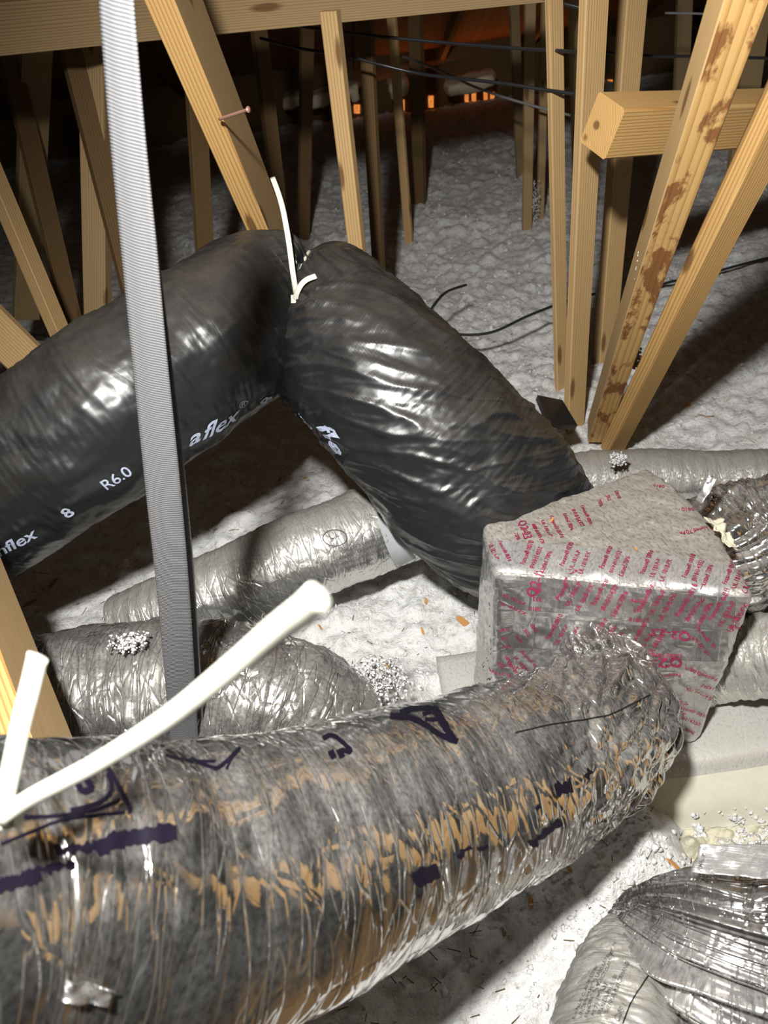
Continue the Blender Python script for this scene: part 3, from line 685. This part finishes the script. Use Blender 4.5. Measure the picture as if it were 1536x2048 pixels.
bd = tube('foil_duct', [list(onz(x, y, .045))+[.075, 1.15, .9] for x, y in ((985, 985), (1140, 955), (1340, 948), (1536, 950), (1800, 960))], M['foil_grey'], 200, 100, None, duct_disp(.0008, .006, .0012, 15), )
tag(bd, 'long dusty grey duct on the floor behind the taped box', 'duct')
rd = tube('foil_duct', [[.70, 1.16, .22, .11]]+fd((1445, 1120, 1.68, .135), (1500, 1090, 1.68, .150), (1620, 1065, 1.66, .155), (1800, 1050, 1.64, .16)), M['foil_crumple'], 260, 200, None, duct_disp(0, .02, .006, 21, extra=lambda S, T, q: (np.abs(pn(np.stack([(T*4+S*6).ravel(), (S*12).ravel(), 0*S.ravel()], 1))).reshape(S.shape)-.25)*.03*np.exp(-S/.22)))
tag(rd, 'crumpled shiny foil duct leaving the box on its right', 'duct')
patch('foil_flap', ((1418, 950, 1.50), (1436, 956, 1.50), (1405, 1008, 1.5), (1392, 1000, 1.52)), M['foil_tape'], rd, 10, .005, 30)
patch('glass_wool', ((1410, 1030, 1.50), (1440, 1042, 1.50), (1476, 1100, 1.45), (1456, 1096, 1.45)), M['yellow'], rd, 14, .01, 40)
rl = tube('grey_duct', fd((1370, 1340, 1.72, .085), (1440, 1322, 1.66, .088), (1540, 1312, 1.6, .09), (1750, 1290, 1.5, .09)), M['foil_grey'], 140, 100, None, duct_disp(.001, .008, .003, 25))
tag(rl, 'plain grey duct low at the right under the crumpled foil duct', 'duct')

# flat trunk duct under the box
def trunk():
    x0, x1, yf, yb, zt, zb = .078, 2.5, .815, 1.20, .012, -.16
    prof = [(yb, zb), (yb, zt-.012), (yb-.012, zt), (yf+.016, zt), (yf+.004, zt-.004), (yf-.002, zt-.016), (yf-.012, zt-.028)]
    prof2 = [(yf-.012, zt-.028), (yf-.045, zt-.085), (yf-.075, zb+.02), (yf-.10, zb)]
    def loft(pr, name, mat, parent=None):
        n = 120; V = []; F = []; uv = []
        L = np.concatenate([[0], np.cumsum([math.dist(pr[i], pr[i+1]) for i in range(len(pr)-1)])]); q = []
        for i in range(len(pr)-1):
            k = max(1, int(math.dist(pr[i], pr[i+1])/.02))
            for j in range(k): t = j/k; q.append((pr[i][0]*(1-t)+pr[i+1][0]*t, pr[i][1]*(1-t)+pr[i+1][1]*t, L[i]*(1-t)+L[i+1]*t))
        q.append((*pr[-1], L[-1])); m_ = len(q)
        for i in range(n+1):
            x = x0+(x1-x0)*(i/n)
            for a, b, l in q:
                p = np.array([[x*6, a*6, b*6]]); V.append((x, a+fbm(p+3, 2)[0]*.003, b+fbm(p, 2)[0]*.003)); uv.append((x, l))
        for i in range(n):
            for j in range(m_-1): F.append([i*m_+j, (i+1)*m_+j, (i+1)*m_+j+1, i*m_+j+1])
        F.append([j for j in range(m_)]); F.append([n*m_+j for j in range(m_)][::-1])
        return mk(name, V, F, mat, parent, True, uv)
    o = loft(prof, 'trunk_duct', M['foil_board']); tag(o, 'wide flat foil faced trunk duct lying under the taped box', 'duct')
    loft(prof2, 'side_board', M['beige'], o)['label'] = 'plain beige side of the trunk'
    return o
tk = trunk()
yb = patch('glass_wool_sheet', ((1370, 1655, 1.55), (1570, 1645, 1.53), (1600, 1760, 1.47), (1330, 1760, 1.50)), M['yellow'], None, 40, .03, 16, 4)
tag(yb, 'pale yellow insulation sheet between beige trunk side and crumpled foil sleeve', 'insulation sheet')

# lower right: torn duct end
def fan(S, T, q):
    a = np.stack([T.ravel()*3.4, S.ravel()*2.2, 0*S.ravel()+1], 1); b = np.stack([T.ravel()*9, S.ravel()*5, 0*S.ravel()+6], 1)
    return ((np.abs(pn(a))-.25)*.075+(np.abs(pn(b))-.25)*.030).reshape(S.shape)*np.clip(S/.12, .15, 1)
sl = tube('foil_sleeve', fd((1238, 1818, 1.33, .022), (1275, 1825, 1.30, .05), (1340, 1848, 1.25, .088), (1440, 1880, 1.2, .115), (1560, 1915, 1.17, .13), (1760, 1975, 1.12, .14)), M['foil_crumple'], 220, 260, None, duct_disp(0, .016, .0, 31, extra=fan))
tag(sl, 'crumpled shiny foil sleeve fanning out in the lower right corner', 'duct sleeve')
fp = patch('foil_flap', ((1384, 1748, 1.14), (1398, 1690, 1.16), (1560, 1688, 1.13), (1560, 1760, 1.07)), M['foil_tape'], sl, 24, .006, 18, 2)
FPB = bvh_of(fp)
letters(FPB, 'RMAL PERF', (1402, 1744), (1414, 1700), .0088, M['grey_print'], fp, off=.002, bold=.01)
lb = tube('grey_duct', fd((1250, 1836, 1.33, .022), (1250, 1868, 1.30, .040), (1243, 1920, 1.25, .062), (1240, 1990, 1.2, .084), (1238, 2060, 1.16, .098), (1235, 2250, 1.06, .11)), M['foil_grey'], 160, 140, None, duct_disp(.0006, .008, .003, 36))
tag(lb, 'grey printed duct end pinched to a point, at lower right', 'duct')
LB = bvh_of(lb)
for k, s in enumerate(('R-VALUE CLASSIFIED BY', 'UNDERWRITERS LABORATORIES INC', 'FLEXIBLE AIR DUCT CLASS 1', 'AT 75 F MEAN', 'STANDARD UL 181', 'THERMAL PERFORMANCE')):
    letters(LB, s, (1150+k*13, 2040-k*2), (1188+k*13, 1950-k*2), .0085, M['grey_print'], lb)
letters(LB, 'C285 1', (1236, 2046), (1252, 2014), .011, M['grey_print'], lb)
stroke(LB, [(1245, 2048), (1265, 2000), (1296, 1952)], 3, M['bark'], lb, step=4, name='thin_dark_line')

# ================================================================== taped junction box
def make_box():
    zt, zb = .42, .014
    T = [onz(965, 1045, zt), onz(1297, 930, zt), onz(1420, 1034, zt), onz(1514, 1190, zt), onz(988, 1142, zt)]      # back-left, back, right, front-left
    B = [onz(945, 1362, zb), onz(1255, 1190, zb), onz(1362, 1310, zb), onz(1396, 1487, zb), onz(984, 1440, zb)]
    bm = bmesh.new(); v = [bm.verts.new(p) for p in T+B]
    for f in ((0, 1, 2, 3, 4), (9, 8, 7, 6, 5), (0, 5, 6, 1), (1, 6, 7, 2), (2, 7, 8, 3), (3, 8, 9, 4), (4, 9, 5, 0)): bm.faces.new([v[i] for i in f])
    bmesh.ops.recalc_face_normals(bm, faces=bm.faces)
    bmesh.ops.bevel(bm, geom=list(bm.edges), offset=.018, segments=3, profile=.6, affect='EDGES')
    bmesh.ops.triangulate(bm, faces=[f for f in bm.faces if len(f.verts) > 4])
    for _ in range(7):
        es = [e for e in bm.edges if e.calc_length() > .012]
        if not es: break
        bmesh.ops.subdivide_edges(bm, edges=es, cuts=1, use_grid_fill=True); bmesh.ops.triangulate(bm, faces=bm.faces)
    bm.normal_update()
    V = np.array([x.co[:] for x in bm.verts]); N = np.array([x.normal[:] for x in bm.verts]); F = [[x.index for x in f.verts] for f in bm.faces]; bm.free()
    V += N*(fbm(V*9, 3)*.006+(np.abs(fbm(V*26+4, 3))-.3)*.004)[:, None]
    uv = np.stack([V[:, 0]*.9+V[:, 1]*.3, V[:, 2]*.9+V[:, 1]*.7], 1)
    return mk('junction_box', V, F, M['box'], None, True, uv)
bx = make_box(); tag(bx, 'foil junction box wrapped in red printed foil tape', 'duct box')
XB = bvh_of(bx)
def tape(pts, wd, lines, off=.0012, size=.0135, rot=None, gap=None):
    t = stroke(XB, pts, wd, M['foil_tape'], bx, off=off, nw=8, name='foil_tape', step=7, uvs=True)
    return t
tapes = {}
tapes['tf'] = tape([(985, 1112), (1120, 1122), (1260, 1135), (1380, 1150), (1498, 1175)], 62, 0)
tapes['ff'] = tape([(992, 1182), (1120, 1192), (1300, 1212), (1420, 1225), (1500, 1225)], 66, 0, .0016)
tapes['f2'] = tape([(1000, 1262), (1120, 1268), (1250, 1278), (1380, 1290), (1470, 1292)], 60, 0, .0013)
tapes['lb'] = tape([(985, 1068), (1080, 1030), (1200, 985), (1300, 950)], 48, 0, .0014)
tapes['rb'] = tape([(1300, 952), (1380, 1040), (1430, 1100), (1484, 1170)], 62, 0, .0018)
tapes['fv'] = tape([(1012, 1150), (1008, 1250), (1006, 1390)], 40, 0, .0019)
tapes['fr'] = tape([(1330, 1240), (1318, 1340), (1305, 1470)], 62, 0, .0017)
tapes['fr2'] = tape([(1480, 1235), (1440, 1340), (1400, 1440)], 60, 0, .0020)
def blk3(key, p, ang, size, kind, step=1.55):
    """a printed block of three lines starting at picture place p and running at ang degrees"""
    par = tapes[key] or bx
    ls = {'a': ['Fasson® 0810', 'UL 181A-P', 'UL 181B-FX'], 'b': ['Fasson® 0810', 'BVHH14352', 'Listed 70P6'], 'c': ['® Listed 70P6', '14352', 'Fasson® 0810'], 'q': ['Q2-23'], 'r': ['Q2-13'], 's': ['0810', '352', '70P6'], 'u': ['UL 181A-P', 'UL 181B-FX']}[kind]
    c, s = math.cos(math.radians(ang)), math.sin(math.radians(ang))
    pxs = size*FPX/1.45
    for i, l in enumerate(ls):
        sz = size*(2.0 if kind in 'qr' else 1)
        q = (p[0]+s*pxs*step*i, p[1]+c*pxs*step*i)
        letters(XB, l, q, (q[0]+c*14, q[1]-s*14), sz, M['red'], par, off=.0032, bold=.012)
Z = .0142
for p, k in (((1048, 1132), 'b'), ((1126, 1135), 'a'), ((1206, 1140), 'b'), ((1288, 1150), 'a'), ((1372, 1158), 'b'), ((1452, 1172), 'a')): blk3('tf', p, 68, Z*.9, k)
blk3('ff', (1070, 1194), 66, Z*1.05, 'r')
for p, k in (((1118, 1200), 'a'), ((1190, 1210), 'b'), ((1284, 1218), 'a'), ((1358, 1232), 'b'), ((1424, 1240), 'a')): blk3('ff', p, 60, Z, k)
for p, k in (((1098, 1278), 'a'), ((1188, 1284), 'b'), ((1268, 1288), 'a')): blk3('f2', p, 60, Z*.9, k)
for p, k in (((1082, 1214), 's'), ((1284, 1236), 's')): blk3('ff', p, 176, Z*.85, k)
blk3('f2', (1000, 1262), 8, Z*.75, 's'); blk3('f2', (1060, 1248), -55, Z*.8, 's')
for p, k in (((996, 1084), 'a'), ((1062, 1050), 's'), ((1098, 1034), 'a'), ((1160, 1012), 'b'), ((1228, 984), 's')): blk3('lb', p, -64, Z*.85, k)
blk3('lb', (1036, 1044), -70, Z*.85, 'q')
for p, k in (((1330, 972), 's'), ((1386, 1018), 's'), ((1424, 1056), 'c'), ((1462, 1108), 'c')): blk3('rb', p, 176, Z*.9, k)
blk3('fr', (1384, 1266), 168, Z*1.0, 'q'); blk3('fr', (1366, 1316), 178, Z*1.2, 'q')
for p, k, a in (((1362, 1346), 'b', 178), ((1330, 1385), 'u', -28), ((1350, 1410), 'b', -22), ((1345, 1462), 's', 174)): blk3('fr', p, a, Z*.85, k)
for p, k, a in (((1478, 1270), 's', 172), ((1420, 1306), 'u', 130), ((1458, 1345), 's', 172), ((1425, 1392), 'c', 165)): blk3('fr2', p, a, Z*.85, k)
for p, k, a in (((1004, 1190), 'u', -20), ((1040, 1300), 'a', -48), ((1008, 1312), 's', -50), ((1000, 1330), 'u', -10)): blk3('fv', p, a, Z*.8, k)

# ================================================================== hanging strap
def strap():
    SY = .86
    F_ = [(226, -90), (228, 0), (251, 270), (275, 500), (297, 720), (325, 980), (347, 1200), (366, 1440), (374, 1540)]
    wpx = [65, 65, 67, 68, 67, 67, 62, 56, 56]
    C3 = []; AW = []
    for (x, y), k in zip(F_, wpx):
        p = vp(x, y, SY); C3.append(at(*p)); AW.append(min(1, k*p[2]/FPX/.052))
    C3.append(at(*vp(386, 1590, SY+.015))); AW.append(.95)
    for (x, y), o in zip(F_[::-1], (12, 14, 16, 17, 15, 10, 8, 9, 9)):
        C3.append(at(*vp(x+o, y, SY+.03))); AW.append(AW[8-F_[::-1].index((x, y))]*.97)
    q, s = spline(np.column_stack([np.array(C3), AW]), 260)
    T = np.gradient(q[:, :3], axis=0); T /= np.linalg.norm(T, axis=1)[:, None]
    V = []; uv = []; n = 8
    for i in range(260):
        vd = q[i, :3]-CAM; back = nrm(vd-T[i]*(T[i]@vd)); Wd = np.cross(back, T[i]); Wd = Wd if Wd@_R > 0 else -Wd
        c_ = min(1, q[i, 3]); Wd = Wd*c_-back*math.sqrt(1-c_*c_); out = np.cross(Wd, T[i])
        for j in range(n+1):
            a = (j/n-.5)*.052
            V.append(q[i, :3]+Wd*a+out*.0015*math.cos(j/n*6.28)); uv.append((j/n*.052, s[i]))
    F = [[i*(n+1)+j, (i+1)*(n+1)+j, (i+1)*(n+1)+j+1, i*(n+1)+j+1] for i in range(259) for j in range(n)]
    o = mk('hanging_strap', V, F, M['strap'], None, True, uv)
    md = o.modifiers.new('thickness', 'SOLIDIFY'); md.thickness = .0018
    tag(o, 'grey woven webbing strap hanging doubled from the truss chord', 'strap')
strap()

# ================================================================== zip tie round the nearest duct
c1 = at(-150, 1866, .70); t1 = nrm(at(200, 1815, .79)-at(-200, 1885, .665)); e1 = nrm(np.array([0, 0, 1.])-t1*t1[2]); e2 = np.cross(t1, e1)
z2 = empty('zip_tie', c1); tag(z2, 'large white zip tie round the nearest foil duct, long blurred tail', 'zip tie')
tube('band', [list(c1+(e1*math.cos(a)+e2*math.sin(a))*.1735)+[.0035, 2.0, .5] for a in np.linspace(0, 2*math.pi, 30)], M['tie'], 140, 10, z2, ref=tuple(t1))
flat([at(x, y, d) for x, y, d in ((-4, 1640, .555), (60, 1596, .53), (190, 1528, .48), (330, 1440, .42), (460, 1338, .365), (550, 1262, .325), (600, 1225, .302), (640, 1192, .285))], .0062, M['tie'], 'tail', z2, 60, thin=.42)
flat([at(x, y, d) for x, y, d in ((2, 1640, .56), (22, 1540, .545), (44, 1440, .53), (62, 1370, .52), (76, 1312, .51))], .0075, M['tie'], 'tail', z2, thin=.3)
hd = at(4, 1632, .56); slab('head', [hd+_R*a*.009+_U*b*.010 for a, b in ((-1, 1), (1, 1), (1, -1), (-1, -1))], _F*.015, M['tie'], z2)

# ================================================================== loose bits
def blobs(name, spots, mat, parent=None, sub=1):
    bm0 = bmesh.new(); bmesh.ops.create_icosphere(bm0, subdivisions=sub, radius=1); v0 = np.array([v.co[:] for v in bm0.verts]); f0 = np.array([[v.index for v in f.verts] for f in bm0.faces]); bm0.free()
    V = []; F = []
    for k, (p, r) in enumerate(spots):
        v = v0*(1+.35*RNG.normal(size=(len(v0), 1)))*r*RNG.uniform(.6, 1.3, 3); V.append(v+p); F.append(f0+k*len(v0))
    return mk(name, np.vstack(V), np.vstack(F), mat, parent, True)
sp = []
for _ in range(5200):
    Y = .2+RNG.random()**1.5*6.3; X = RNG.normal(.25, .45+.32*Y)
    if .06 < X and .7 < Y < 1.22: continue
    r = RNG.uniform(.003, .008)*(1+.12*Y); sp.append((np.array([X, Y, ground(X, Y)-r*.25]), r))
for q, n, rr in (((770, 1375), 130, .05), ((1250, 1690), 160, .07), ((1170, 1800), 120, .08)):
    c = onz(q[0], q[1], .02)
    for _ in range(n):
        X, Y = c[0]+RNG.normal()*rr, c[1]+RNG.normal()*rr
        if q[0] > 1400: Z0 = c[2]-.02+RNG.normal()*.008
        else: Z0 = ground(X, Y)
        r = RNG.uniform(.003, .007); sp.append((np.array([X, Y, Z0]), r))
tag(blobs('insulation_tufts', sp, M['tuft']), 'loose white tufts scattered over the blown insulation', 'insulation', kind='stuff')
def fluff(c, n, rr, label):
    tag(blobs('insulation_fluff', [(np.array(c)+np.clip(RNG.normal(size=3), -1.6, 1.6)*np.array(rr), RNG.uniform(.0015, .0045)) for _ in range(n*11)], M['tuft']), label, 'insulation', kind='stuff')
fluff(at(1284, 535, 1.60), 22, (.005, .005, .02), 'white fluff caught on the mud stained board')
fluff(at(1272, 715, 2.05), 14, (.006, .006, .02), 'white fluff wedged between the two leaning boards')
fluff(at(1066, 400, 4.0), 26, (.02, .01, .06), 'white fluff caught on the far thin posts')
fluff(at(836, 330, 4.65), 20, (.01, .01, .14), 'white fluff caught on the dark post mid distance')
fluff(at(1236, 918, 2.12), 22, (.012, .01, .008), 'white fluff lying on the grey duct behind the box')
fluff(at(255, 1285, 1.47), 16, (.022, .012, .006), 'white fluff patch on the dusty duct behind the strap')
YB = bvh_of(yb); TB = bvh_of(tk.children[0])
sp2 = []
for _ in range(420):
    x, y = RNG.uniform(1385, 1536), RNG.normal(1662, 16)
    h = min([q for q in (hit(YB, x, y)[0], hit(TB, x, y)[0]) if q is not None], key=lambda q: np.linalg.norm(q-CAM), default=None)
    if h is not None and fbm(np.array([[x*.012, y*.02, 2]]), 2)[0] > .0: sp2.append((h, RNG.uniform(.002, .006)))
tag(blobs('insulation_fluff', sp2, M['tuft']), 'white crumbs strewn over the pale yellow sheet at the right edge', 'insulation', kind='stuff')
fluff(at(735, 1365, 1.62), 40, (.05, .03, .02), 'white fluff heap in front of the dusty duct end, left of the flat trunk')
# chips and debris
chip0 = None
def chip(p, n, size, mat, label, group):
    L, W = size, size*RNG.uniform(.28, .45); a = RNG.uniform(0, 6.28)
    x = np.array([math.cos(a), math.sin(a), 0]); n = nrm(n); x = nrm(x-n*(x@n)); y = np.cross(n, x); h = .0022
    pr = [(-.5, 0), (-.2, .5), (.35, .42), (.5, .05), (.2, -.5), (-.3, -.35)]
    V = [np.array(p)+x*L*a_+y*W*b_+n*(z+.012*L*abs(a_)*4) for z in (.0005, h) for a_, b_ in pr]
    F = [[5, 4, 3, 2, 1, 0], [6, 7, 8, 9, 10, 11]]+[[i, (i+1) % 6, 6+(i+1) % 6, 6+i] for i in range(6)]
    tag(mk('wood_chip', V, F, mat, None, False), label, 'wood chip', group)
CL = ['orange wood chip on insulation nearest the left frame edge', 'orange wood chip just right of the leftmost floor chip', 'tiny orange chip below the leftmost floor chip', 'tiny orange chip beside the grey foil duct, right of the strap',
      'large orange wood chip left of the taped box on white insulation', 'orange chip on insulation midway between tie tail tip and taped box', 'small orange chip below the lower end of the black duct', 'tiny orange chip near the tip of the long white tail',
      'orange chip on the upper side of the white fluff heap', 'orange chip in the white fluff heap beside the nearest duct', 'tiny orange chip at the left end of the white fluff heap', 'orange chip on white mound by the pale yellow sheet',
      'orange chip just below the pale yellow sheet corner', 'tiny orange chip right of the leaning boards, nearer to them', 'orange chip on insulation farther right of the leaning boards', 'orange chip in shade left of the black duct bend underside',
      'tiny orange chip in shade under the black duct bend, right one', 'orange chip under the nearest duct, closest to the crumpled sleeve', 'orange chip under the nearest duct, middle one in shadow', 'orange chip under the nearest duct, lowest in the picture']
for ci, (x, y, s) in enumerate(((60, 1207, 28), (107, 1166, 26), (30, 1245, 14), (470, 1222, 14), (925, 1243, 34), (845, 1262, 18), (852, 1203, 16), (640, 1255, 14), (771, 1328, 24), (712, 1396, 26), (690, 1345, 14), (1366, 1688, 34), (1346, 1729, 34), (1376, 812, 16), (1416, 834, 22), (560, 958, 16), (612, 956, 12), (1140, 1738, 20), (1062, 1806, 24), (1010, 1870, 14))):
    h, n = hit(FB, x, y)
    if h is not None: chip(h, n, s*np.linalg.norm(h-CAM)/FPX, M['chip'], CL[ci], 'orange wood chips on insulation')
for bvh, x, y, s in ((XB, 1105, 1042, 14), (XB, 1272, 1100, 12), (LB, 1266, 1900, 26)):
    h, n = hit(bvh, x, y)
    if h is not None: chip(h+nrm(n)*.002, n, s*np.linalg.norm(h-CAM)/FPX, M['chip'], {1105: 'orange wood chip on the left of the taped box top', 1272: 'orange wood chip near the front of the taped box top', 1266: 'orange wood chip on the grey printed duct end'}[x], None)
V = []; F = []
for _ in range(900):
    Y = .35+RNG.random()*3.0; X = RNG.normal(.1, .4+.3*Y)
    if .06 < X and .78 < Y < 1.22: continue
    z = ground(X, Y)+.004; L = RNG.uniform(.003, .013); a = RNG.uniform(0, 6.28); d = np.array([math.cos(a), math.sin(a), RNG.normal()*.3])*L; s = np.array([-math.sin(a), math.cos(a), 0])*.0009; u_ = np.array([0, 0, .0016]); k = len(V); c = np.array([X, Y, z])
    V += [c-d+s, c-d-s, c+d-s, c+d+s, c-d+u_, c+d+u_]; F += [[k, k+1, k+2, k+3], [k, k+3, k+5, k+4], [k+1, k+4, k+5, k+2]]
tag(mk('fine_debris', V, F, M['twig'], None, False), 'fine brown bits of dirt strewn over the insulation', 'debris', kind='stuff')
